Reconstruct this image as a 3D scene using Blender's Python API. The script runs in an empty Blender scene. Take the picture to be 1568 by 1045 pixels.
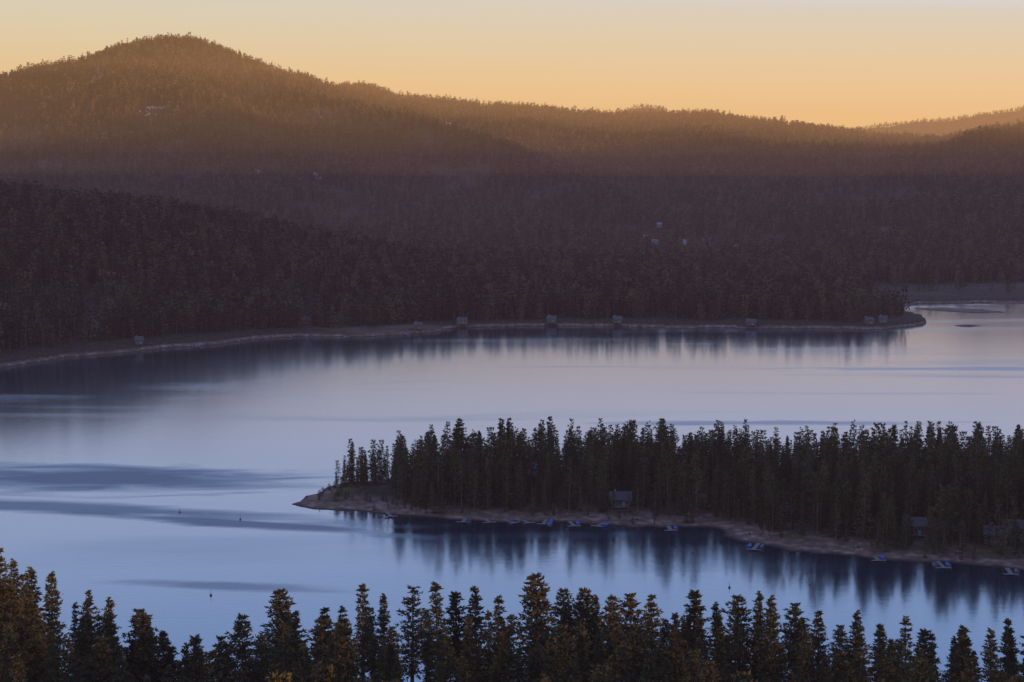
import bpy, math, time, numpy as np
from mathutils import Vector, Matrix
rng = np.random.default_rng(7)
scene = bpy.context.scene
F_PX=2600.0; CX=784.0; CY=522.5; H0=150.0
PITCH=math.atan(242.5/F_PX)
cp,sp=math.cos(PITCH),math.sin(PITCH)

def ray(px,py):
    rx=(px-CX)/F_PX; ry=-(py-CY)/F_PX
    return np.array([rx, cp+ry*sp, -sp+ry*cp])
def on_z(px,py,z=0.0):
    d=ray(px,py); t=(z-H0)/d[2]; return np.array([d[0]*t,d[1]*t])
def at_depth(px,py,D):
    d=ray(px,py); t=D/d[1]; return d[0]*t, H0+d[2]*t
def u_of(px,py=250):
    d=ray(px,py); return d[0]/d[1]

# ------------------------------------------------------------ noise
def _hash(ix,iy,seed):
    h=(ix.astype(np.int64)*374761393+iy.astype(np.int64)*668265263+seed*1442695041)&0xffffffff
    h=((h^(h>>13))*1274126177)&0xffffffff
    return ((h^(h>>16))&0xffffff)/float(0xffffff)
def vnoise(x,y,seed=0):
    x=np.asarray(x,float); y=np.asarray(y,float)
    ix=np.floor(x); iy=np.floor(y); fx=x-ix; fy=y-iy
    fx=fx*fx*fx*(fx*(fx*6-15)+10); fy=fy*fy*fy*(fy*(fy*6-15)+10)
    a=_hash(ix,iy,seed); b=_hash(ix+1,iy,seed); c=_hash(ix,iy+1,seed); d=_hash(ix+1,iy+1,seed)
    return (a*(1-fx)+b*fx)*(1-fy)+(c*(1-fx)+d*fx)*fy
def fbm(x,y,octv=5,seed=0,ridged=False):
    s=0;a=1;t=0
    for o in range(octv):
        n=vnoise(x*2**o+17.3*o,y*2**o-9.1*o,seed+o)
        if ridged: n=1-np.abs(2*n-1)
        s=s+a*n; t+=a; a*=0.5
    return s/t
def sstep(a,b,x):
    t=np.clip((x-a)/(b-a),0,1); return t*t*(3-2*t)

def sdf_poly(P,x,y):
    P=np.asarray(P); n=len(P)
    d2=np.full(x.shape,1e18); inside=np.zeros(x.shape,bool)
    for i in range(n):
        ax,ay=P[i]; bx,by=P[(i+1)%n]
        ex,ey=bx-ax,by-ay
        wx,wy=x-ax,y-ay
        t=np.clip((wx*ex+wy*ey)/(ex*ex+ey*ey+1e-9),0,1)
        dx=wx-ex*t; dy=wy-ey*t
        d2=np.minimum(d2,dx*dx+dy*dy)
        c=((ay>y)!=(by>y))
        if ey!=0:
            xi=ax+(y-ay)*ex/ey
            inside^=(c&(x<xi))
    d=np.sqrt(d2)
    return np.where(inside,d,-d)

# ------------------------------------------------------------ shorelines
pen_img=[(437,773),(470,780),(520,783),(600,789),(700,796),(800,798),(900,804),(1000,807),(1090,808),(1112,820),(1160,833),(1250,846),(1350,856),(1460,864),(1568,873),(1800,890),(2200,905),
 (2200,712),(1568,722),(1300,724),(1100,722),(900,718),(760,718),(660,725),(590,732),(530,738),(500,746),(485,752),(455,764)]
PEN=[on_z(a,b) for a,b in pen_img]
far_front=[(-900,640),(-300,585),(0,562),(100,548),(200,539),(300,529),(400,519),(450,515),(560,515),(640,510),(700,502),(850,499),(1000,501),(1200,503),(1330,505),(1390,500),(1425,494),(1418,487),(1385,483),(1372,478),(1380,470),(1400,465),(1568,463),(1900,461),(2600,459)]
FAR=[on_z(a,b) for a,b in far_front]
FAR=FAR+[np.array([14000.,FAR[-1][1]]),np.array([14000.,26000.]),np.array([-14000.,26000.]),np.array([-14000.,FAR[0][1]])]
bars=[[(1398,473),(1440,471),(1500,474),(1545,479),(1500,480),(1440,477)],
      [(1455,499),(1480,497),(1505,499),(1480,501)],
      [(1500,465),(1530,467),(1568,466),(1700,468),(1700,463),(1530,463)]]
BARS=[[on_z(a,b) for a,b in bb] for bb in bars]

crest_img=[(-900,300),(-300,290),(0,298),(100,312),(250,328),(400,352),(600,388),(800,405),(1000,412),(1200,436),(1330,455),(1345,462),(2500,462)]
sky_img=[(-1200,190),(-500,150),(-200,135),(0,120),(60,104),(130,93),(170,76),(230,63),(260,61),(300,67),(340,84),(400,104),(450,121),(500,135),(530,133),(570,134),(600,144),(650,153),(700,158),(800,164),(880,173),(950,178),(1000,177),(1060,175),(1100,176),(1200,192),(1300,203),(1380,213),(1450,213),(1500,203),(1568,192),(1800,180),(2600,170)]
skyD_img=[(-1200,6000),(0,5900),(300,6000),(480,6400),(560,6700),(1000,6600),(1300,6300),(1400,6000),(1568,5600),(2600,5600)]
far2_img=[(-1200,230),(0,200),(900,195),(935,181),(965,166),(990,162),(1010,164),(1040,181),(1100,198),(1300,202),(1340,194),(1400,188),(1450,184),(1500,177),(1568,166),(1700,155),(2600,150)]
def prof(img): 
    return np.array([u_of(a,b) for a,b in img]), np.array([b for a,b in img],float)
cu,cy_=prof(crest_img); su,sy_=prof(sky_img); fu,fy_=prof(far2_img)
du=np.array([u_of(a) for a,b in skyD_img]); dv=np.array([b for a,b in skyD_img],float)
shore_u=np.array([p[0]/p[1] for p in FAR[:17]]); shore_d=np.array([p[1] for p in FAR[:17]])
def z_from_img(y,D):
    ry=-(y-CY)/F_PX
    return H0+D*(-sp+ry*cp)/(cp+ry*sp)
def mkspur(L_):
    S=[]
    for px,py,D in L_:
        x,z=at_depth(px,py,D); S.append((x,D,z-14))
    return S
SPUR=mkspur([(285,68,5950),(400,118,5650),(500,152,5400),(620,182,5000),(735,214,4650),(860,270,4100),(960,330,3600)])
SPUR2=mkspur([(190,85,5850),(120,150,5300),(60,215,4800),(-40,270,4200)])
SPUR3=mkspur([(1190,196,6200),(1130,235,5400),(1010,270,4700),(930,320,3900)])
SPUR4=mkspur([(1640,185,5400),(1500,235,4800),(1430,290,4000),(1400,360,3300)])
SPUR5=mkspur([(300,70,5950),(330,170,5200),(380,240,4500),(470,300,3900)])
def ridge_h(S,x,y,slope):
    best=np.full(x.shape,-1e9)
    for (ax,ay,az),(bx,by,bz) in zip(S[:-1],S[1:]):
        ex,ey=bx-ax,by-ay
        t=np.clip(((x-ax)*ex+(y-ay)*ey)/(ex*ex+ey*ey),0,1)
        d=np.hypot(x-ax-ex*t,y-ay-ey*t)
        best=np.maximum(best,az+(bz-az)*t-slope*(np.sqrt(d*d+900)-30))
    return best
def smax(a,b,k=25.0):
    m=np.maximum(a,b); return m+k*np.log(np.exp((a-m)/k)+np.exp((b-m)/k))

tops_img=[(-600,800),(-100,815),(0,842),(40,870),(90,888),(130,908),(165,925),(215,942),(260,968),(300,980),(340,975),(372,950),(430,925),(480,935),(550,905),(630,910),(675,905),(730,912),(825,900),(880,912),(1000,918),(1062,914),(1160,920),(1250,940),(1310,945),(1390,955),(1480,965),(1568,962),(2200,960)]
tu=np.array([u_of(a,b) for a,b in tops_img]); ty=np.array([b for a,b in tops_img],float)

def height(x,y):
    x=np.asarray(x,float); y=np.asarray(y,float)
    yy=np.maximum(y,1300.0); u=x/yy
    s=sdf_poly(FAR,x,y)+ (vnoise(x/35,y/35,3)-0.5)*14+(vnoise(x/9,y/9,4)-0.5)*4
    Ds=np.interp(u,shore_u,shore_d)
    Dc=np.interp(u,[-0.24,-0.06],[1960.0,2350.0])
    zc=np.maximum(z_from_img(np.interp(u,cu,cy_),Dc)-19,2)
    t=np.clip((y-Ds)/(Dc-Ds),0,1)
    hill=zc*np.where(t<1,t**0.9,1)
    back=sstep(2400,2950,y)
    hill=hill*(1-back)+ (8)*back
    hill=np.where(u>0.2,hill*(1-sstep(0.205,0.225,u)*(1-back))+1.5,hill)
    Dm=np.interp(u,[-0.3,0.1,0.2,0.3],[2950,2850,2550,2430])
    Dt=np.interp(u,du,dv)
    zt=z_from_img(np.interp(u,su,sy_),Dt)-17
    tm=(y-Dm)/(Dt-Dm)
    m=np.where(tm<1,np.clip(tm,0,1)**1.3*zt, zt-0.16*(y-Dt))
    m=smax(m,np.full(x.shape,4.0),8.0)-4
    w=np.clip(tm,0,1)*np.clip(1-tm,0,1)*4
    for S,sl in ((SPUR,0.36),(SPUR2,0.33),(SPUR3,0.30),(SPUR4,0.28),(SPUR5,0.34)):
        m=np.where(tm>0.02,smax(m,ridge_h(S,x,y,sl),12.0),m)
    n=fbm(x/900,y/900,5,11,True)-0.55
    n2=fbm(x/260,y/260,4,31,True)-0.5
    m=m+n*w*95+n2*w*42
    far2=z_from_img(np.interp(u,fu,fy_),10000.0)-12
    r2=far2-0.25*np.abs(y-10000)+ (fbm(x/500,y/500,4,51)-0.5)*60*sstep(100,900,np.abs(y-10000))
    m=np.where(y>7000,np.maximum(m,r2),m)
    m=np.maximum(m,0)
    land=hill*sstep(20,160,s)+m+(fbm(x/120,y/120,3,70)-0.5)*8*sstep(80,250,s)
    hf=np.where(s>0, 3.0*(1-np.exp(-s/32.0))+land, np.maximum(s*0.06,-7))
    sd=sdf_poly(PEN,x,y)+(vnoise(x/22,y/22,5)-0.5)*8+(vnoise(x/6,y/6,6)-0.5)*2.5
    hp=np.where(sd>0, 2.2*(1-np.exp(-sd/9.0))+5.5*sstep(12,80,sd)+(fbm(x/25,y/25,3,8)-0.5)*1.8*sstep(4,25,sd), np.maximum(sd*0.10,-7))
    h=np.maximum(hf,hp)
    for B in BARS:
        sb=sdf_poly(B,x,y)+(vnoise(x/12,y/12,9)-0.5)*8
        h=np.maximum(h,np.where(sb>0,np.minimum(sb*0.05,0.7),np.maximum(sb*0.08,-7)))
    uf=x/np.maximum(y,200.0)
    z440=z_from_img(np.interp(uf,tu,ty),440.0)-24
    tt=np.clip((y-250)/190.0,0,1)
    zf=np.where(y<100,104+0.0*y,np.where(y<250,104-(y-100)*0.36,50*(1-tt)+z440*tt))
    zf=np.where(y>440,z440-(y-440)*np.maximum(z440+1,6)/62.0,zf)
    rad=np.hypot(x,y)
    fall=np.clip(rad-100,0,2000)*0.14
    zf=np.where(y<100,np.maximum(zf-fall,20+0*x),zf)
    side=np.clip(np.abs(x)-180,0,1e5)*0.10
    zf=np.where(y<250,np.maximum(zf-side,15),zf)
    zf=np.where(rad<100,np.maximum(zf,147-0.43*rad),zf)
    zf=zf+(fbm(x/40,y/40,3,80)-0.5)*3*sstep(100,200,y)*(1-sstep(430,470,y))
    h=np.where(y<620,np.maximum(h,np.maximum(zf,-7)),h)
    # unseen ridge added at right, out of frame; crest shaped to place the shadows
    shade_crest=np.interp(y,[-9000,-3500,-2450,-2330,-2236,-2150,-2000,-1780,-900,400,1700,2800,4000,9000],[60,60,640,644,602,588,690,760,840,960,1020,770,450,450])
    rr=shade_crest+ (fbm(x/120,y/60,4,90)-0.5)*50 -0.5*np.abs(x-4600)
    h=np.maximum(h,np.where(x>2300,rr,-50))
    return h

# ------------------------------------------------------------ materials
def mat(name):
    m=bpy.data.materials.new(name); m.use_nodes=True
    nt=m.node_tree; b=nt.nodes['Principled BSDF']; return m,nt,b
def N(nt,t,**kw):
    n=nt.nodes.new(t)
    for k,v in kw.items(): setattr(n,k,v)
    return n
def ramp(nt,stops,inp=None):
    r=N(nt,'ShaderNodeValToRGB'); e=r.color_ramp.elements
    while len(e)>1: e.remove(e[-1])
    e[0].position=stops[0][0]; e[0].color=(*stops[0][1],1)
    for p,c in stops[1:]:
        k=e.new(p); k.color=(*c,1)
    if inp is not None: nt.links.new(inp,r.inputs[0])
    return r
def simple(name,c,rough=0.7,var=0.25,scale=3.0,metal=0):
    m,nt,b=mat(name)
    tc=N(nt,'ShaderNodeTexCoord'); n=N(nt,'ShaderNodeTexNoise'); n.inputs['Scale'].default_value=scale; n.inputs['Detail'].default_value=5
    nt.links.new(tc.outputs['Object'],n.inputs['Vector'])
    r=ramp(nt,[(0.3,tuple(v*(1-var) for v in c)),(0.7,tuple(min(1,v*(1+var)) for v in c))],n.outputs['Fac'])
    nt.links.new(r.outputs[0],b.inputs['Base Color']); b.inputs['Roughness'].default_value=rough; b.inputs['Metallic'].default_value=metal
    return m

def foliage(name,c1,c2,c3,tex=True):
    m=bpy.data.materials.new(name); m.use_nodes=True; nt=m.node_tree; nt.nodes.clear()
    b=N(nt,'ShaderNodeBsdfDiffuse'); out=N(nt,'ShaderNodeOutputMaterial'); nt.links.new(b.outputs[0],out.inputs[0])
    oi=N(nt,'ShaderNodeObjectInfo'); fac=oi.outputs['Random']
    if tex:
        g=N(nt,'ShaderNodeNewGeometry')
        n=N(nt,'ShaderNodeTexNoise'); n.inputs['Scale'].default_value=0.45; n.inputs['Detail'].default_value=2
        nt.links.new(g.outputs['Position'],n.inputs['Vector'])
        a=N(nt,'ShaderNodeMath',operation='ADD'); s=N(nt,'ShaderNodeMath',operation='MULTIPLY'); s.inputs[1].default_value=0.5
        nt.links.new(fac,a.inputs[0]); nt.links.new(n.outputs['Fac'],a.inputs[1]); nt.links.new(a.outputs[0],s.inputs[0]); fac=s.outputs[0]
    r=ramp(nt,[(0.2,c1),(0.5,c2),(0.8,c3)],fac)
    nt.links.new(r.outputs[0],b.inputs['Color'])
    return m
M_fol=foliage('needle_foliage',(0.065,0.048,0.024),(0.088,0.065,0.030),(0.13,0.09,0.038))
M_folfar=foliage('distant_foliage',(0.036,0.028,0.018),(0.072,0.052,0.030),(0.135,0.092,0.047),False)
M_bark=simple('bark',(0.12,0.07,0.045),0.9,0.4,6)

def make_ground_mat():
    m,nt,b=mat('terrain_ground'); L=nt.links
    g=N(nt,'ShaderNodeNewGeometry'); sx=N(nt,'ShaderNodeSeparateXYZ'); L.new(g.outputs['Position'],sx.inputs[0])
    def noise(sc,det=6):
        n=N(nt,'ShaderNodeTexNoise'); n.inputs['Scale'].default_value=sc; n.inputs['Detail'].default_value=det; L.new(g.outputs['Position'],n.inputs['Vector']); return n.outputs['Fac']
    n1=noise(0.03,4); n2=noise(0.25,4); n3=noise(0.004,4)
    sand=ramp(nt,[(0.3,(0.12,0.062,0.043)),(0.52,(0.20,0.112,0.08)),(0.72,(0.35,0.22,0.165))],n2)
    grass=ramp(nt,[(0.3,(0.07,0.055,0.026)),(0.7,(0.14,0.10,0.045))],n2)
    floor=ramp(nt,[(0.3,(0.035,0.025,0.018)),(0.55,(0.06,0.04,0.027)),(0.75,(0.12,0.078,0.05))],n2)
    rocky=ramp(nt,[(0.56,(0,0,0)),(0.72,(1,1,1))],n3)
    dirt=ramp(nt,[(0.3,(0.09,0.056,0.038)),(0.7,(0.2,0.13,0.09))],n1)
    mx=N(nt,'ShaderNodeMix',data_type='RGBA'); L.new(rocky.outputs[0],mx.inputs[0]); L.new(floor.outputs[0],mx.inputs[6]); L.new(dirt.outputs[0],mx.inputs[7])
    gm=ramp(nt,[(0.48,(0,0,0)),(0.62,(1,1,1))],n1)
    sg=N(nt,'ShaderNodeMix',data_type='RGBA'); L.new(gm.outputs[0],sg.inputs[0]); L.new(sand.outputs[0],sg.inputs[6]); L.new(grass.outputs[0],sg.inputs[7])
    zz=N(nt,'ShaderNodeMath',operation='MULTIPLY_ADD'); L.new(n2,zz.inputs[0]); zz.inputs[1].default_value=1.4; L.new(sx.outputs['Z'],zz.inputs[2])
    r1=N(nt,'ShaderNodeMapRange'); L.new(zz.outputs[0],r1.inputs[0]); r1.inputs[1].default_value=1.6; r1.inputs[2].default_value=2.5
    r2=N(nt,'ShaderNodeMapRange'); L.new(zz.outputs[0],r2.inputs[0]); r2.inputs[1].default_value=2.9; r2.inputs[2].default_value=3.9
    a=N(nt,'ShaderNodeMix',data_type='RGBA'); L.new(r1.outputs[0],a.inputs[0]); L.new(sand.outputs[0],a.inputs[6]); L.new(sg.outputs[2],a.inputs[7])
    c=N(nt,'ShaderNodeMix',data_type='RGBA'); L.new(r2.outputs[0],c.inputs[0]); L.new(a.outputs[2],c.inputs[6]); L.new(mx.outputs[2],c.inputs[7])
    wet=N(nt,'ShaderNodeMapRange'); L.new(sx.outputs['Z'],wet.inputs[0]); wet.inputs[1].default_value=0.1; wet.inputs[2].default_value=0.6
    d=N(nt,'ShaderNodeMix',data_type='RGBA'); L.new(wet.outputs[0],d.inputs[0]); d.inputs[6].default_value=(0.05,0.033,0.026,1); L.new(c.outputs[2],d.inputs[7])
    L.new(d.outputs[2],b.inputs['Base Color']); b.inputs['Roughness'].default_value=0.95; b.inputs['Specular IOR Level'].default_value=0.05
    bp=N(nt,'ShaderNodeBump'); bp.inputs['Distance'].default_value=0.6; bp.inputs['Strength'].default_value=0.6; L.new(n2,bp.inputs['Height']); L.new(bp.outputs[0],b.inputs['Normal'])
    return m
M_ground=make_ground_mat()

def make_water():
    m,nt,b=mat('lake_water'); L=nt.links
    g=N(nt,'ShaderNodeNewGeometry')
    def mapped(scale,rot=0):
        mp=N(nt,'ShaderNodeMapping'); mp.inputs['Scale'].default_value=scale; mp.inputs['Rotation'].default_value=(0,0,rot); L.new(g.outputs['Position'],mp.inputs['Vector']); return mp.outputs[0]
    def noise(vec,sc=1,det=4,dist=0):
        n=N(nt,'ShaderNodeTexNoise'); n.inputs['Scale'].default_value=sc; n.inputs['Detail'].default_value=det; n.inputs['Distortion'].default_value=dist; L.new(vec,n.inputs['Vector']); return n.outputs['Fac']
    streak=noise(mapped((1/420,1/70,1),0.12),1,4,0.6)
    sr=ramp(nt,[(0.56,(0,0,0)),(0.70,(1,1,1))],streak)
    wob=noise(mapped((1/70,1/22,1),0.1),1,5,0.8)
    total=None
    for (px,py,rx,ry,rot,amp) in [(130,732,118,44,-0.10,1.0),(60,776,190,16,-0.25,0.8),(300,797,120,11,-0.33,0.9),(340,897,52,9,-0.15,0.6),(1200,648,120,14,0.0,0.5),(1500,565,160,18,0,0.4)]:
        c=on_z(px,py)
        s1=N(nt,'ShaderNodeVectorMath',operation='SUBTRACT'); L.new(g.outputs['Position'],s1.inputs[0]); s1.inputs[1].default_value=(c[0],c[1],0)
        mp=N(nt,'ShaderNodeMapping',vector_type='TEXTURE'); mp.inputs['Rotation'].default_value=(0,0,rot); mp.inputs['Scale'].default_value=(rx,ry,1); L.new(s1.outputs[0],mp.inputs['Vector'])
        ln=N(nt,'ShaderNodeVectorMath',operation='LENGTH'); L.new(mp.outputs[0],ln.inputs[0])
        ad=N(nt,'ShaderNodeMath',operation='MULTIPLY_ADD'); L.new(wob,ad.inputs[0]); ad.inputs[1].default_value=1.5; L.new(ln.outputs['Value'],ad.inputs[2])
        mr=N(nt,'ShaderNodeMapRange'); mr.inputs[1].default_value=1.85; mr.inputs[2].default_value=1.15; mr.inputs[3].default_value=0; mr.inputs[4].default_value=amp; L.new(ad.outputs[0],mr.inputs[0])
        if total is None: total=mr.outputs[0]
        else:
            mx=N(nt,'ShaderNodeMath',operation='MAXIMUM'); L.new(total,mx.inputs[0]); L.new(mr.outputs[0],mx.inputs[1]); total=mx.outputs[0]
    s3=N(nt,'ShaderNodeMath',operation='MULTIPLY'); L.new(sr.outputs[0],s3.inputs[0]); s3.inputs[1].default_value=0.22
    mx=N(nt,'ShaderNodeMath',operation='MAXIMUM'); L.new(total,mx.inputs[0]); L.new(s3.outputs[0],mx.inputs[1]); total=mx.outputs[0]
    rr=N(nt,'ShaderNodeMapRange'); L.new(total,rr.inputs[0]); rr.inputs[3].default_value=0.11; rr.inputs[4].default_value=0.50
    L.new(rr.outputs[0],b.inputs['Roughness'])
    w1=noise(mapped((0.16,0.35,1),0.2),1,3,0.3)
    w2=noise(mapped((0.6,1.4,1),-0.1),1,2,0)
    su_=N(nt,'ShaderNodeMath',operation='MULTIPLY_ADD'); L.new(w2,su_.inputs[0]); su_.inputs[1].default_value=0.25; L.new(w1,su_.inputs[2])
    bp=N(nt,'ShaderNodeBump'); bp.inputs['Distance'].default_value=0.10; L.new(su_.outputs[0],bp.inputs['Height'])
    st=N(nt,'ShaderNodeMapRange'); L.new(total,st.inputs[0]); st.inputs[3].default_value=0.30; st.inputs[4].default_value=1.0; L.new(st.outputs[0],bp.inputs['Strength'])
    L.new(bp.outputs[0],b.inputs['Normal'])
    b.inputs['Base Color'].default_value=(0.008,0.018,0.030,1); b.inputs['IOR'].default_value=1.75
    return m
M_water=make_water()

def link(o): scene.collection.objects.link(o); return o
def mesh_np(name,V,Fq,mats,mi=None,smooth=False):
    me=bpy.data.meshes.new(name); V=np.asarray(V,np.float32); Fq=np.asarray(Fq,np.int32); k=Fq.shape[1]
    me.vertices.add(len(V)); me.vertices.foreach_set('co',V.ravel())
    me.loops.add(Fq.size); me.loops.foreach_set('vertex_index',Fq.ravel())
    me.polygons.add(len(Fq)); me.polygons.foreach_set('loop_start',np.arange(0,Fq.size,k,dtype=np.int32)); me.polygons.foreach_set('loop_total',np.full(len(Fq),k,np.int32))
    for m in mats: me.materials.append(m)
    if mi is not None: me.polygons.foreach_set('material_index',np.asarray(mi,np.int32))
    if smooth: me.polygons.foreach_set('use_smooth',np.ones(len(Fq),bool))
    me.update(calc_edges=True); me.validate(); return me

# ------------------------------------------------------------ terrain
az=np.concatenate([np.linspace(-180,-24,90,endpoint=False),np.linspace(-24,24,900,endpoint=False),np.linspace(24,180,120,endpoint=False)])
az=np.radians(az)
r=np.concatenate([[5,30,60,100,150,200,230],np.linspace(250,560,60),np.linspace(575,980,130),np.linspace(990,1350,20),np.linspace(1365,2500,150),np.linspace(2520,7200,230),np.linspace(7300,12000,50),[14000,18000,25000]])
A,R=np.meshgrid(az,r); X=R*np.sin(A); Y=R*np.cos(A)
Z=height(X,Y)
nr,na=X.shape
idx=np.arange(nr*na).reshape(nr,na)
q=np.stack([idx[:-1,:],np.roll(idx,-1,1)[:-1,:],np.roll(idx,-1,1)[1:,:],idx[1:,:]],-1).reshape(-1,4)
me=mesh_np('ground',np.stack([X,Y,Z],-1).reshape(-1,3),q[:, ::-1],[M_ground],smooth=True)
ground=link(bpy.data.objects.new('ground',me))
SL=(Z-H0)/R
HZ=np.maximum.accumulate(SL,axis=0)
def seen(x,y,z,top=22.0,margin=14.0):
    rr_=np.hypot(x,y); aa=np.arctan2(x,y)
    ia=np.clip(np.searchsorted(az,aa),0,na-1); ir=np.clip(np.searchsorted(r,rr_-40)-1,0,nr-1)
    return (z+top+margin-H0)/rr_ > HZ[ir,ia]
S=13000
me=mesh_np('lake_water',[(-S,300,0),(S,300,0),(S,6000,0),(-S,6000,0)],[(0,1,2,3)],[M_water])
water=link(bpy.data.objects.new('lake_water',me))

# ------------------------------------------------------------ trees
def conifer(name,seed,H=24,Rm=4.2,whorls=34,per=6,ncl=5,nt_=5,ts=0.5,shape=0.9,base=0.12,mats=None,sides=7,limbs=True,tight=1.0,top=0.0):
    g=np.random.default_rng(seed); V=[];T=[];MI=[]
    def addtri(a,b,c,m):
        i=len(V); V.extend([a,b,c]); T.append((i,i+1,i+2)); MI.append(m)
    r0=H*0.016
    lean=g.normal(0,0.012,2)
    def ctr(z): return np.array([lean[0]*z,lean[1]*z,z])
    zs=[-1.5,H*0.35,H*0.7,H]; rs=[r0*1.2,r0*0.8,r0*0.4,0.03]
    for k in range(3):
        for j in range(sides):
            a0=2*math.pi*j/sides;a1=2*math.pi*(j+1)/sides
            p=lambda kk,a: ctr(zs[kk])+np.array([rs[kk]*math.cos(a),rs[kk]*math.sin(a),0])
            addtri(p(k,a0),p(k,a1),p(k+1,a1),0); addtri(p(k,a0),p(k+1,a1),p(k+1,a0),0)
    ph=g.uniform(0,6.28,4)
    for wi in range(whorls):
        t=(wi+0.6*g.random())/whorls
        z0=H*(base+(1-base)*t)
        wf=g.uniform(0.65,1.18)
        nn=max(3,int(round(per*(1-0.35*t)+g.normal(0,0.8))))
        off=g.uniform(0,6.28)
        for b_ in range(nn):
            a=off+6.283*b_/nn+g.normal(0,0.25)
            z=z0+g.normal(0,0.22)
            lob=1+0.2*math.sin(a*2+ph[0]+z*0.3)+0.15*math.sin(a*3+ph[1]-z*0.5)
            L=Rm*(max(1-t,0)**shape+top*(1-t)*t)*wf*g.uniform(0.6,1.15)*lob*min(1,0.5+t*3.0)+0.28
            if g.random()<0.10: L*=0.45
            up=0.45*t-0.20*(1-t)+g.normal(0,0.10)
            d=np.array([math.cos(a),math.sin(a),up])
            p0=ctr(z)
            if limbs and L>1.2:
                w=0.06; s=np.array([-d[1],d[0],0])*w
                tip=p0+d*L*0.9
                addtri(p0+s,p0-s,tip,0); addtri(p0+np.array([0,0,w]),p0-np.array([0,0,w]),tip,0)
            nc=max(1,int(round(ncl*(0.35+0.65*L/Rm))))
            for c in range(nc):
                s=min(1.0,(c+0.65+0.5*g.random())/nc)
                cen=p0+d*L*s+np.array([0,0,-0.06*L*s*s+0.10*L*max(0,s-0.7)])
                spread=(0.13+0.13*L*(1.05-0.75*s))*tight
                for k in range(nt_):
                    q_=cen+g.normal(0,1,3)*spread*np.array([1,1,0.45])
                    v1=np.array([d[0],d[1],0.45])*0.8+g.normal(0,0.5,3)
                    v1/=np.linalg.norm(v1)+1e-6
                    v2=np.cross(v1,g.normal(0,1,3)); v2/=np.linalg.norm(v2)+1e-6
                    sz=ts*(0.55+0.7*g.random())
                    addtri(q_-v2*sz*0.36,q_+v2*sz*0.36,q_+v1*sz*1.2,1)
    return mesh_np(name,np.array(V),np.array(T),mats or [M_bark,M_fol],MI)

near=[conifer('pine_crown_a',1,24,4.6,30,7,6,5,0.66,0.80,0.16),
      conifer('pine_crown_b',2,24,3.6,36,6,5,5,0.60,0.95,0.08),
      conifer('pine_crown_c',3,24,4.8,26,7,6,5,0.68,0.62,0.22,top=0.4),
      conifer('pine_crown_d',4,24,4.4,34,6,6,5,0.62,1.0,0.08),
      conifer('pine_crown_e',5,24,4.6,20,7,6,6,0.66,0.60,0.30,top=0.3),
      conifer('pine_crown_f',6,24,3.0,36,6,4,5,0.58,0.85,0.10),
      conifer('pine_crown_g',7,24,4.2,22,6,5,5,0.64,0.75,0.20),
      conifer('pine_crown_h',8,24,5.0,30,6,6,5,0.64,1.05,0.10)]
NV=len(near)
midv=[conifer('mid_a',21,24,4.4,21,5,3,4,0.85,0.85,0.10,None,5,False),
      conifer('mid_b',22,24,3.2,24,5,3,4,0.80,1.0,0.06,None,5,False),
      conifer('mid_c',23,24,4.7,18,5,3,4,0.9,0.68,0.14,None,5,False,top=0.3),
      conifer('mid_d',24,24,4.2,24,5,3,4,0.80,1.05,0.05,None,5,False),
      conifer('mid_e',25,24,4.0,14,5,3,4,0.9,0.62,0.26,None,5,False,top=0.3),
      conifer('mid_f',26,24,2.7,26,4,3,4,0.75,0.9,0.06,None,5,False)]
farv=[conifer('far_a',11,20,3.9,9,5,1,3,2.0,0.9,0.10,[M_bark,M_folfar],3,False),
      conifer('far_b',12,20,3.1,10,4,1,3,1.75,1.0,0.06,[M_bark,M_folfar],3,False),
      conifer('far_c',13,20,4.3,8,5,1,3,2.1,0.75,0.15,[M_bark,M_folfar],3,False),
      conifer('far_d',14,20,3.5,9,5,1,3,1.75,0.85,0.12,[M_bark,M_folfar],3,False)]
def variants(cname,meshes):
    c=bpy.data.collections.new(cname)
    for k,me in enumerate(meshes):
        o=bpy.data.objects.new('%s_variant_%02d'%(cname,k),me); c.objects.link(o)
    return c
C_mid=variants('conifer',midv); C_far=variants('small_conifer',farv)

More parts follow.
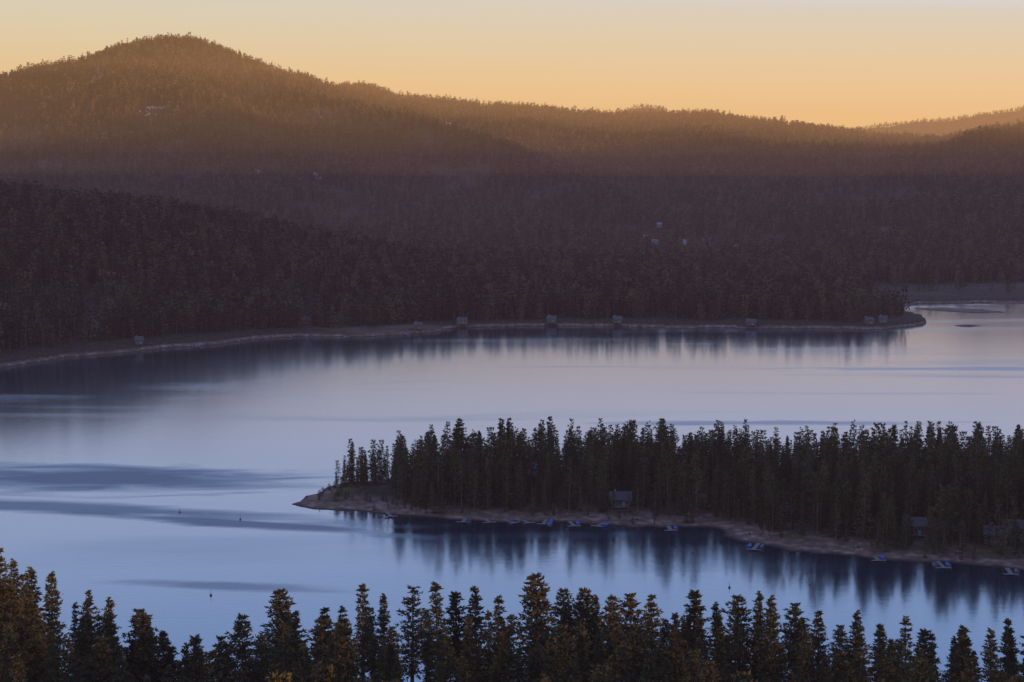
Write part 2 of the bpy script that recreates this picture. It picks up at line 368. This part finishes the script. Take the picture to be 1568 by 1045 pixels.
def scatter(name,P,scl,coll,nv,widen=None):
    n=len(P)
    me=bpy.data.meshes.new(name); me.vertices.add(n); me.vertices.foreach_set('co',np.asarray(P,np.float32).ravel())
    sc=np.stack([scl*(widen if widen is not None else 1)]*2+[scl],-1).astype(np.float32)
    a=me.attributes.new('scl','FLOAT_VECTOR','POINT'); a.data.foreach_set('vector',sc.ravel())
    rot=np.zeros((n,3),np.float32); rot[:,2]=rng.uniform(0,6.283,n); rot[:,0]=rng.normal(0,0.02,n); rot[:,1]=rng.normal(0,0.02,n)
    a=me.attributes.new('rot','FLOAT_VECTOR','POINT'); a.data.foreach_set('vector',rot.ravel())
    a=me.attributes.new('pick','INT','POINT'); a.data.foreach_set('value',rng.integers(0,nv,n).astype(np.int32))
    o=link(bpy.data.objects.new(name,me))
    ng=bpy.data.node_groups.new(name+'_nodes','GeometryNodeTree')
    ng.interface.new_socket('Geometry',in_out='INPUT',socket_type='NodeSocketGeometry'); ng.interface.new_socket('Geometry',in_out='OUTPUT',socket_type='NodeSocketGeometry')
    gi=ng.nodes.new('NodeGroupInput'); go=ng.nodes.new('NodeGroupOutput')
    ip=ng.nodes.new('GeometryNodeInstanceOnPoints'); ci=ng.nodes.new('GeometryNodeCollectionInfo')
    ci.inputs['Collection'].default_value=coll; ci.inputs['Separate Children'].default_value=True; ci.inputs['Reset Children'].default_value=True
    ip.inputs['Pick Instance'].default_value=True
    def attr(nm,dt):
        q=ng.nodes.new('GeometryNodeInputNamedAttribute'); q.data_type=dt; q.inputs['Name'].default_value=nm; return [s for s in q.outputs if s.enabled and s.name=='Attribute'][0]
    mp=ng.nodes.new('GeometryNodeMeshToPoints')
    ng.links.new(gi.outputs[0],mp.inputs[0]); ng.links.new(mp.outputs[0],ip.inputs['Points'])
    ng.links.new(ci.outputs[0],ip.inputs['Instance']); ng.links.new(attr('pick','INT'),ip.inputs['Instance Index'])
    e2r=ng.nodes.new('FunctionNodeEulerToRotation'); ng.links.new(attr('rot','FLOAT_VECTOR'),e2r.inputs[0]); ng.links.new(e2r.outputs[0],ip.inputs['Rotation'])
    ng.links.new(attr('scl','FLOAT_VECTOR'),ip.inputs['Scale']); ng.links.new(ip.outputs[0],go.inputs[0])
    md=o.modifiers.new('scatter','NODES'); md.node_group=ng
    return o

# ---- building sites first, so that the woods leave clearings for them
def hit(px,py):
    d=ray(px,py); Ds=np.linspace(1400,6500,1300); t=Ds/d[1]; X_=d[0]*t; Z_=H0+d[2]*t
    h=height(X_,Ds); k=np.where(h+5>Z_)[0]
    return (X_[k[0]],Ds[k[0]]) if len(k) else None
far_sites=[hit(px,py) for px,py in [(140,493),(515,486),(440,430),(640,498),(1330,489),(655,446),(470,489),(708,490),(500,484),(1150,495),(845,487),(1352,486),(945,492),(213,519)]]
town_sites=[hit(px,py) for px,py in [(250,318),(905,385),(985,335),(990,362),(1003,370),(1050,372),(1075,370),(1088,374),(1108,396),(1120,345),(1195,412),(1240,440),(1268,440),(1285,441),(1285,398),(1300,355),(960,360),(1010,345),(940,385),(1355,350),(1400,380),(1025,388),(1130,378)]]
pen_sites=[tuple(on_z(px,py,5)) for px,py in [(808,745),(815,727),(655,748),(950,768),(1200,785),(1525,824),(1562,820),(1400,812)]]
rock_img=[(968,258,22),(990,256,16),(1035,262,18),(1088,264,20),(235,165,40),(485,268,18),(395,262,14),(150,120,26),(682,187,12)]
rock_sites=[hit(a,b) for a,b,c in rock_img]
SITES=[(p[0],p[1],6,30) for p in far_sites if p is not None]+[(p[0],p[1],8.5,80) for p in town_sites if p is not None]
for k,p in enumerate(pen_sites): SITES.append((p[0],p[1],6,8 if k<5 else 17))
for (a,b,c),p in zip(rock_img,rock_sites):
    if p is not None: SITES.append((p[0],p[1],c*1.0,c*1.6+45))
def clear(x,y):
    k=np.ones(len(x),bool)
    for sx_,sy__,r_,f_ in SITES:
        k&=~((np.abs(x-sx_)<r_*(0.7+0.6*vnoise(x/9,y/9,61)))&(y-sy__<r_)&(y-sy__>-f_))
    return k

# peninsula forest
n=17000
x=rng.uniform(-150,420,n); y=rng.uniform(640,1000,n)
sd=sdf_poly(PEN,x,y)
dens=np.clip(0.45+1.0*fbm(x/40,y/40,3,5),0,1)
keepm=np.where(x<-55,2.5,4)+10*vnoise(x/18,y/18,77)*np.where(x<-55,0.3,1)
keep=(sd>keepm)&(rng.random(n)<0.50*dens)
keep&=~((x<-56)&(y<809+10*vnoise(x/10,y/10,5)))
keep&=(x>-86)
keep&=clear(x,y)
x,y=x[keep],y[keep]; z=height(x,y)
scl=(rng.normal(0.74,0.22,len(x))).clip(0.28,1.18)
scl=np.where(sdf_poly(PEN,x,y)<14,scl*rng.uniform(0.3,0.95,len(x)),scl)
nb=3200
xb=rng.uniform(-150,420,nb); yb=rng.uniform(640,900,nb); sb=sdf_poly(PEN,xb,yb)
kb=(sb>3)&(sb<24)&(vnoise(xb/9,yb/9,44)>0.45)
xb,yb=xb[kb],yb[kb]
x=np.concatenate([x,xb]); y=np.concatenate([y,yb]); z=height(x,y)
scl=np.concatenate([scl,rng.uniform(0.05,0.2,len(xb))]); wid=np.concatenate([rng.uniform(0.75,1.15,len(scl)-len(xb)),rng.uniform(1.5,3.0,len(xb))])
scatter('peninsula_forest',np.stack([x,y,z-0.2],-1),scl,C_mid,6,wid)
print('peninsula trees',len(x))

# far shore hill
n=95000
Dr=np.sqrt(rng.uniform(1380**2,3000**2,n)); ur=rng.uniform(-0.36,0.40,n)
x=ur*Dr; y=Dr
s=sdf_poly(FAR,x,y)
gap=fbm(x/70,y/70,4,21)
keep=(s>17+34*vnoise(x/50,y/50,23))&(rng.random(n)<np.clip((gap-0.30)*4,0.4,1)*0.8)
flat=(x/y>0.212)&(s<260)&(y>2050); keep&=~(flat&(rng.random(n)<0.97))
keep&=clear(x,y)
x,y=x[keep],y[keep]; z=height(x,y); k=seen(x,y,z); x,y,z=x[k],y[k],z[k]
scl=rng.normal(0.95,0.28,len(x)).clip(0.35,1.6)
scatter('lakeside_forest',np.stack([x,y,z-0.3],-1),scl,C_far,4,rng.uniform(0.85,1.2,len(x)))
print('hill trees',len(x))

# mountains
n=200000
Dr=np.sqrt(rng.uniform(2900**2,6800**2,n)); ur=rng.uniform(-0.33,0.33,n)
x=ur*Dr; y=Dr
gap=fbm(x/120,y/120,4,41)
keep=rng.random(n)<np.clip((gap-0.34)*5,0.2,1)
keep&=clear(x,y)
x,y=x[keep],y[keep]; z=height(x,y); k=seen(x,y,z); x,y,z=x[k],y[k],z[k]
scl=rng.normal(1.02,0.36,len(x)).clip(0.35,2.0)
scatter('mountain_forest',np.stack([x,y,z-0.3],-1),scl,C_far,4,rng.uniform(0.8,1.25,len(x)))
print('mountain trees',len(x))
n=7000
x=rng.uniform(-500,3600,n); y=rng.uniform(9500,10080,n); z=height(x,y); k=seen(x,y,z); x,y,z=x[k],y[k],z[k]
scatter('distant_ridge_forest',np.stack([x,y,z-0.3],-1),rng.normal(0.8,0.2,len(x)).clip(0.5,1.5),C_far,4,np.full(len(x),1.8))

# foreground pine trees, individual objects
def place_tree(x,y,h,zb=None,wide=(0.9,1.2)):
    me=near[int(rng.integers(0,NV))]
    o=link(bpy.data.objects.new('pine_tree',me))
    z=float(height(np.array([x]),np.array([y]))[0]) if zb is None else zb
    s=h/24.0; w=s*rng.uniform(*wide)
    o.location=(x,y,z-0.2); o.scale=(w,w,s); o.rotation_euler=(rng.normal(0,.015),rng.normal(0,.015),rng.uniform(0,6.28))
key=[(0,838),(22,858),(45,872),(78,878),(130,903),(165,918),(208,935),(222,940),(252,966),(300,972),(340,975),(372,943),(405,975),(430,907),(450,935),(495,930),(555,893),(585,912),(630,897),(675,890),(700,905),(730,900),(760,912),(825,883),(860,905),(885,903),(915,915),(940,915),(968,910),(1000,910),(1062,903),(1100,925),(1135,912),(1160,908),(1183,915),(1215,925),(1255,935),(1310,937),(1350,955),(1388,945),(1415,962),(1480,957),(1520,965),(1550,950),(1590,950)]
for px,py in key:
    D=rng.uniform(395,445); x,zt=at_depth(px,py,D)
    zb=float(height(np.array([x]),np.array([D]))[0]); h=zt-zb
    if h<9: continue
    place_tree(x,D,h,zb,(1.0,1.3))
cnt=0; pts=[]
while cnt<430:
    D=math.sqrt(rng.uniform(205**2,462**2)); u=rng.uniform(-0.36,0.36); x=u*D
    if any((x-a)**2+(D-b)**2<3.8**2 for a,b in pts): continue
    pts.append((x,D)); cnt+=1
    place_tree(x,D,rng.uniform(9,22.5) if D>380 else rng.uniform(12,26))
for px,py,D in [(537,679,832),(560,690,835),(526,706,828),(548,700,824),(515,722,832),(575,705,828),(588,695,838),(615,668,850),(655,662,860),(705,642,840),(735,660,845),(778,646,850),(842,638,850),(820,655,840),(905,660,860),(945,650,850),(962,648,840),(1015,642,850),(985,655,860),(1065,668,860),(1205,668,870),(1325,660,860),(1368,650,850),(1440,655,860),(1500,652,855),(1560,650,850),(1270,668,860),(1140,672,860)]:
    x,zt=at_depth(px,py,D); zb=float(height(np.array([x]),np.array([D]))[0]); place_tree(x,D,min(zt-zb,36),max(zb,0.3),(0.8,1.05))

# ------------------------------------------------------------ built things
M_white=simple('painted_siding',(0.42,0.40,0.39),0.7,0.1); M_brown=simple('wood_siding',(0.12,0.07,0.05),0.8,0.3)
M_tan=simple('tan_siding',(0.20,0.15,0.12),0.8,0.15); M_roof=simple('roof_shingles',(0.085,0.065,0.06),0.85,0.3,5); M_roof2=simple('metal_roof',(0.16,0.18,0.24),0.6,0.15,2)
M_glass=simple('window_glass',(0.03,0.035,0.045),0.3,0.1); M_trim=simple('window_trim',(0.24,0.22,0.21),0.6,0.05)
M_deck=simple('weathered_planks',(0.17,0.145,0.13),0.85,0.25,6); M_blue=simple('blue_canvas',(0.035,0.09,0.32),0.6,0.15); M_hull=simple('gelcoat_hull',(0.36,0.36,0.38),0.4,0.05); M_dark=simple('dark_hull',(0.10,0.08,0.095),0.4,0.1)
M_rock=simple('granite',(0.27,0.20,0.16),0.9,0.3,0.3); M_pile=simple('pile_wood',(0.10,0.075,0.06),0.9,0.3)

def pyd(name,V,Fc,m,parent):
    me=bpy.data.meshes.new(name); me.from_pydata(V,[],Fc); me.materials.append(m); me.update()
    o=link(bpy.data.objects.new(name,me)); o.parent=parent; return o
def boxes(name,bl,m,parent):
    V=[];Fc=[]
    for (cx,cy,cz,sx,sy,sz) in bl:
        i=len(V)
        for dz in (-.5,.5):
            for dx,dy in ((-.5,-.5),(.5,-.5),(.5,.5),(-.5,.5)): V.append((cx+dx*sx,cy+dy*sy,cz+dz*sz))
        Fc+= [(i,i+3,i+2,i+1),(i+4,i+5,i+6,i+7),(i,i+1,i+5,i+4),(i+1,i+2,i+6,i+5),(i+2,i+3,i+7,i+6),(i+3,i,i+4,i+7)]
    return pyd(name,V,Fc,m,parent)
def empty(name,x,y,z,rot,s=1):
    e=link(bpy.data.objects.new(name,None)); e.location=(x,y,z); e.rotation_euler=(0,0,rot); e.scale=(s,s,s); return e
def cabin(x,y,rot,w=11,d=8,h=4.5,wall=None,roof=None,z=None,name='lakeside_cabin'):
    wall=wall or M_brown; roof=roof or M_roof
    if z is None: z=float(height(np.array([x]),np.array([y]))[0])
    e=empty(name,x,y,z,rot)
    rh=d*0.38
    V=[(-w/2,-d/2,-1.5),(w/2,-d/2,-1.5),(w/2,d/2,-1.5),(-w/2,d/2,-1.5),(-w/2,-d/2,h),(w/2,-d/2,h),(w/2,d/2,h),(-w/2,d/2,h),(-w/2,0,h+rh),(w/2,0,h+rh)]
    pyd('walls',V,[(0,1,5,4),(2,3,7,6),(1,2,6,9,5),(3,0,4,8,7)],wall,e)
    o_=0.7; th=0.25; k=rh/(d/2)
    ye=d/2+o_; ze=h-k*o_+0.05
    RV=[];RF=[]
    for sg in (-1,1):
        i=len(RV)
        RV+=[(-w/2-o_,sg*ye,ze),(w/2+o_,sg*ye,ze),(w/2+o_,0,h+rh+0.05),(-w/2-o_,0,h+rh+0.05)]
        RV+=[(a,b,c+th) for a,b,c in RV[i:i+4]]
        RF+=[(i,i+1,i+2,i+3),(i+4,i+5,i+6,i+7),(i,i+1,i+5,i+4),(i+1,i+2,i+6,i+5),(i+3,i,i+4,i+7)]
    pyd('roof',RV,RF,roof,e)
    wn=[];tr=[]
    for fx in (-0.33,-0.02,0.33):
        wn.append((fx*w,-d/2-0.03,h*0.55,1.5,0.06,1.4)); tr.append((fx*w,-d/2-0.015,h*0.55,1.8,0.03,1.7))
    for sg in (-1,1):
        wn.append((sg*(w/2+0.03),0.15*d,h*0.55,0.06,1.4,1.4)); tr.append((sg*(w/2+0.015),0.15*d,h*0.55,0.03,1.7,1.7))
        wn.append((sg*(w/2+0.03),0,h+rh*0.4,0.06,1.0,1.0))
    boxes('windows',wn,M_glass,e); boxes('window_frames',tr,M_trim,e)
    boxes('door',[(0.17*w,-d/2-0.04,1.05,1.0,0.08,2.1)],M_trim,e)
    boxes('chimney',[(-w*0.28,d*0.15,h+rh*0.9,0.9,0.9,2.6)],M_rock,e)
    boxes('porch_deck',[(0,-d/2-1.3,0.1,w*0.8,2.5,0.2)]+[(fx*w,-d/2-2.4,-0.7,0.2,0.2,1.4) for fx in (-.38,0,.38)]+[(0,-d/2-2.5,1.05,w*0.8,0.08,0.1)],M_deck,e)
def boat(x,y,rot,cover,L=5.6):
    e=empty('motor_boat',x,y,0.0,rot)
    secs=[(-0.5,0.42,0.7),(-0.2,0.46,0.7),(0.15,0.42,0.75),(0.38,0.24,0.85),(0.5,0.02,0.95)]
    V=[];Fc=[]
    for t,hw,hz in secs:
        V+=[(t*L,-hw*2.1,hz),(t*L,-hw*1.5,0.05),(t*L,0,-0.25),(t*L,hw*1.5,0.05),(t*L,hw*2.1,hz)]
    for k in range(4):
        for j in range(4): a=k*5+j; Fc.append((a,a+1,a+6,a+5))
    Fc.append((0,4,3,2,1))
    for k in range(4): Fc.append((k*5,k*5+5,k*5+9,k*5+4))
    pyd('hull',V,Fc,M_hull if rng.random()<.3 else M_dark,e)
    V=[];Fc=[]
    for t,hw,hz in [(-0.48,.85,.75),(-0.2,.93,.8),(0.15,.85,.8),(0.33,.5,.9)]:
        V+=[(t*L,-hw,hz),(t*L,-hw*.5,hz+.4),(t*L,hw*.5,hz+.4),(t*L,hw,hz)]
    for k in range(3):
        for j in range(3): a=k*4+j; Fc.append((a,a+1,a+5,a+4))
    Fc+=[(0,1,2,3),(12,13,14,15)]
    pyd('canvas_cover',V,Fc,cover,e)
    boxes('outboard_motor',[(-L*.53,0,.7,.4,.4,.8),(-L*.53,0,.1,.15,.12,.8)],M_pile,e)
def dock(px,py,rot,L=14,boats=1):
    x,y=on_z(px,py); e=empty('boat_dock',x,y,0,rot)
    pl=[]
    k=int(L/0.5)
    for i in range(k): pl.append((0,-L/2+i*0.5+0.25,0.45,1.8,0.46,0.08))
    for i in range(12): pl.append((-2.8+i*0.5,-L/2-0.9,0.45,0.46,1.6,0.08))
    boxes('deck_planks',pl,M_deck,e)
    boxes('piles',[(sx*1.0,-L/2+j*L/4,0.0,0.2,0.2,1.6) for sx in (-1,1) for j in range(5)]+[(sx*2.7,-L/2-1.6,0.0,.2,.2,1.6) for sx in (-1,1)],M_pile,e)
    c,s=math.cos(rot),math.sin(rot)
    for b in range(boats):
        lx=2.6*(1 if b%2==0 else -1); ly=-1-2*(b//2)
        boat(x+c*lx-s*ly,y+s*lx+c*ly,rot+math.pi/2+rng.normal(0,.05),M_blue if rng.random()<0.5 else M_dark)
for px,py,L,nb_ in [(595,789,9,0),(712,797,10,1),(745,798,9,0),(775,799,10,1),(802,799,9,0),(835,800,10,1),(875,803,10,1),(922,804,9,1),(1025,810,9,1),(1158,838,12,2),(1340,855,10,1),(1440,866,10,2),(1545,876,10,1)]:
    dock(px,py,rng.normal(0.1,0.25),L,nb_)
for px,py in [(620,512),(530,517),(300,531)]:
    dock(px,py,rng.normal(0.0,0.2),18,1)
for k,p in enumerate(pen_sites):
    cabin(p[0],p[1],rng.normal(0,.2),9,7,3.4 if k<5 else 4.0,[M_tan,M_tan,M_brown,M_brown,M_brown,M_tan,M_tan,M_brown][k],M_roof2 if k in (1,) else M_roof)
for k,p in enumerate(far_sites):
    if p is None: continue
    cabin(p[0],p[1],rng.normal(0,.4),rng.uniform(7,11),7,rng.uniform(2.8,4),M_white if k in (0,) else (M_tan if rng.random()<.4 else M_brown),M_roof)
for p in town_sites:
    if p is None: continue
    cabin(p[0],p[1],rng.normal(0,.5),rng.uniform(9,13),9,rng.uniform(4,7.5),M_white if rng.random()<.6 else M_tan,M_roof2 if rng.random()<.3 else M_roof,None,'hillside_house')
def rocks(name,p,rad,n,smin,smax_):
    if p is None: return
    V=[];T=[]
    base=[(0,0,1),(1,0,0.1),(.3,.95,0.05),(-.8,.6,.1),(-.8,-.6,.05),(.3,-.95,.1),(0,0,-.5)]
    fc=[(0,1,2),(0,2,3),(0,3,4),(0,4,5),(0,5,1),(6,2,1),(6,3,2),(6,4,3),(6,5,4),(6,1,5)]
    for k in range(n):
        x=p[0]+rng.normal(0,rad*.7); y=p[1]+rng.normal(0,rad); z=float(height(np.array([x]),np.array([y]))[0]); s=rng.uniform(smin,smax_); i=len(V)
        for b in base:
            j=rng.uniform(.7,1.3,3); V.append((x+b[0]*s*j[0],y+b[1]*s*j[1],z+b[2]*s*.9*j[2]))
        T+=[(a+i,b_+i,c+i) for a,b_,c in fc]
    me=mesh_np(name,V,T,[M_rock]); link(bpy.data.objects.new(name,me))
for (a,b,c),p in zip(rock_img,rock_sites): rocks('rock_outcrop',p,c,30,3,7)
M_or=simple('buoy_plastic',(0.2,0.12,0.08),0.5,0.1)
for px,py in [(1117,900),(323,912),(368,796),(275,785),(1060,845),(1240,895)]:
    x,y=on_z(px,py); e=empty('mooring_buoy',x,y,0,0)
    V=[];Fc=[]
    prof_=[(0.05,-0.3),(0.45,-0.1),(0.5,0.25),(0.25,0.6),(0.07,0.7),(0.06,2.0),(0.02,2.1)]
    for r_,z_ in prof_:
        for j in range(10): V.append((r_*math.cos(j*.6283),r_*math.sin(j*.6283),z_))
    for k in range(len(prof_)-1):
        for j in range(10): Fc.append((k*10+j,k*10+(j+1)%10,k*10+10+(j+1)%10,k*10+10+j))
    pyd('float_and_mast',V,Fc,M_or,e)

# ------------------------------------------------------------ valley haze: air layers that absorb, with emission standing in for scattered light
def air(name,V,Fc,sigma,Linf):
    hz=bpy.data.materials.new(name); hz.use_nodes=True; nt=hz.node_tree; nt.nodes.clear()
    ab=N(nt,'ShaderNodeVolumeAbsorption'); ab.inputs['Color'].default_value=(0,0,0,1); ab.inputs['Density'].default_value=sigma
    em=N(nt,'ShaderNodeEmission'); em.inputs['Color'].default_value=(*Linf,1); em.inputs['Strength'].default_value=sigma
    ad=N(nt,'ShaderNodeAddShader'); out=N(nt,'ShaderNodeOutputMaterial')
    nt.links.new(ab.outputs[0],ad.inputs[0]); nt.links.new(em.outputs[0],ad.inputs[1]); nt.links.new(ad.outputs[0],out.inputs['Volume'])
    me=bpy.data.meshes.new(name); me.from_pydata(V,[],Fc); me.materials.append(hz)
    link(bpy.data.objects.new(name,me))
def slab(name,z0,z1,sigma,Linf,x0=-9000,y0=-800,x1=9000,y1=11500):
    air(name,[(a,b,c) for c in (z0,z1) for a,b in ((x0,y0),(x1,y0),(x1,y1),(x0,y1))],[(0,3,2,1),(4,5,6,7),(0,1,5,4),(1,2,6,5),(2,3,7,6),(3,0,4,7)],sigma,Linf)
slab('valley_glow_haze',-30,164.9,3.6e-5,(0.31,0.20,0.27))
slab('slope_glow_haze',165,219.9,4.0e-5,(0.46,0.26,0.25))
slab('gold_glow_haze',220,620,4.2e-5,(0.74,0.39,0.17))  # gold sunlight imitated by the layer's own emission, not lit by the sun
# made-up wedge of glowing air; its emission and tilted floor imitate a sunlit band
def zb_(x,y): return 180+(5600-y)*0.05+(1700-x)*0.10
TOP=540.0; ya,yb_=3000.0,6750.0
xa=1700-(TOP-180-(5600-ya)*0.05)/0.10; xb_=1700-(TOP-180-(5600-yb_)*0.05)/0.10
air('gold_glow_wedge',[(xa,ya,TOP),(xb_,yb_,TOP),(8500,ya,zb_(8500,ya)),(8500,yb_,zb_(8500,yb_)),(8500,ya,TOP),(8500,yb_,TOP)],
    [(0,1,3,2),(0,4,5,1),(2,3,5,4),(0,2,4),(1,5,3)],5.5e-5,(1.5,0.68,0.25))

# ------------------------------------------------------------ light
SUN_EL=math.radians(6.0); SUN_AZ=math.radians(120)
sd_=Vector((math.sin(SUN_AZ)*math.cos(SUN_EL),math.cos(SUN_AZ)*math.cos(SUN_EL),math.sin(SUN_EL)))
sl=bpy.data.lights.new('sun','SUN'); sl.energy=5.0; sl.angle=math.radians(0.5); sl.color=(1.0,0.62,0.23)
so=link(bpy.data.objects.new('sun',sl)); so.rotation_euler=sd_.to_track_quat('Z','Y').to_euler()
w=bpy.data.worlds.new('World'); scene.world=w; w.use_nodes=True; nt=w.node_tree; nt.nodes.clear(); L=nt.links
sky=N(nt,'ShaderNodeTexSky'); sky.sky_type='NISHITA'; sky.sun_disc=False; sky.sun_elevation=SUN_EL; sky.sun_rotation=SUN_AZ; sky.altitude=2000; sky.dust_density=2.0
b1=N(nt,'ShaderNodeBackground'); b1.inputs[1].default_value=0.10; L.new(sky.outputs[0],b1.inputs[0])
tc=N(nt,'ShaderNodeTexCoord'); sx=N(nt,'ShaderNodeSeparateXYZ'); L.new(tc.outputs['Generated'],sx.inputs[0])
ma=N(nt,'ShaderNodeMath',operation='MULTIPLY_ADD'); L.new(sx.outputs['X'],ma.inputs[0]); ma.inputs[1].default_value=0.035; L.new(sx.outputs['Z'],ma.inputs[2])
K=2.0
stops=[(0.0,(0.95,0.50,0.14)),(0.03,(0.94,0.57,0.21)),(0.05,(0.88,0.62,0.30)),(0.08,(0.79,0.69,0.47)),(0.105,(0.73,0.71,0.62)),(0.12,(0.76,0.86,1.15)),(0.18,(0.78,1.07,1.70)),(0.30,(0.52,0.98,2.0)),(0.5,(0.27,0.50,1.25)),(1.0,(0.11,0.18,0.42))]
rp=ramp(nt,[(p,tuple(v/K for v in c)) for p,c in stops],ma.outputs[0])
b2=N(nt,'ShaderNodeBackground'); b2.inputs[1].default_value=K; L.new(rp.outputs[0],b2.inputs[0])
mxs=N(nt,'ShaderNodeMixShader'); mxs.inputs[0].default_value=0.88; L.new(b1.outputs[0],mxs.inputs[1]); L.new(b2.outputs[0],mxs.inputs[2])
wo=N(nt,'ShaderNodeOutputWorld'); L.new(mxs.outputs[0],wo.inputs[0])

cam=bpy.data.cameras.new('camera'); cam.sensor_width=36; cam.lens=F_PX/1568*36; cam.clip_start=1; cam.clip_end=60000
co=link(bpy.data.objects.new('camera',cam)); co.location=(0,0,H0); co.rotation_euler=(math.pi/2-PITCH,0,0); scene.camera=co
scene.view_settings.view_transform='Standard'; scene.view_settings.look='None'; scene.view_settings.exposure=0
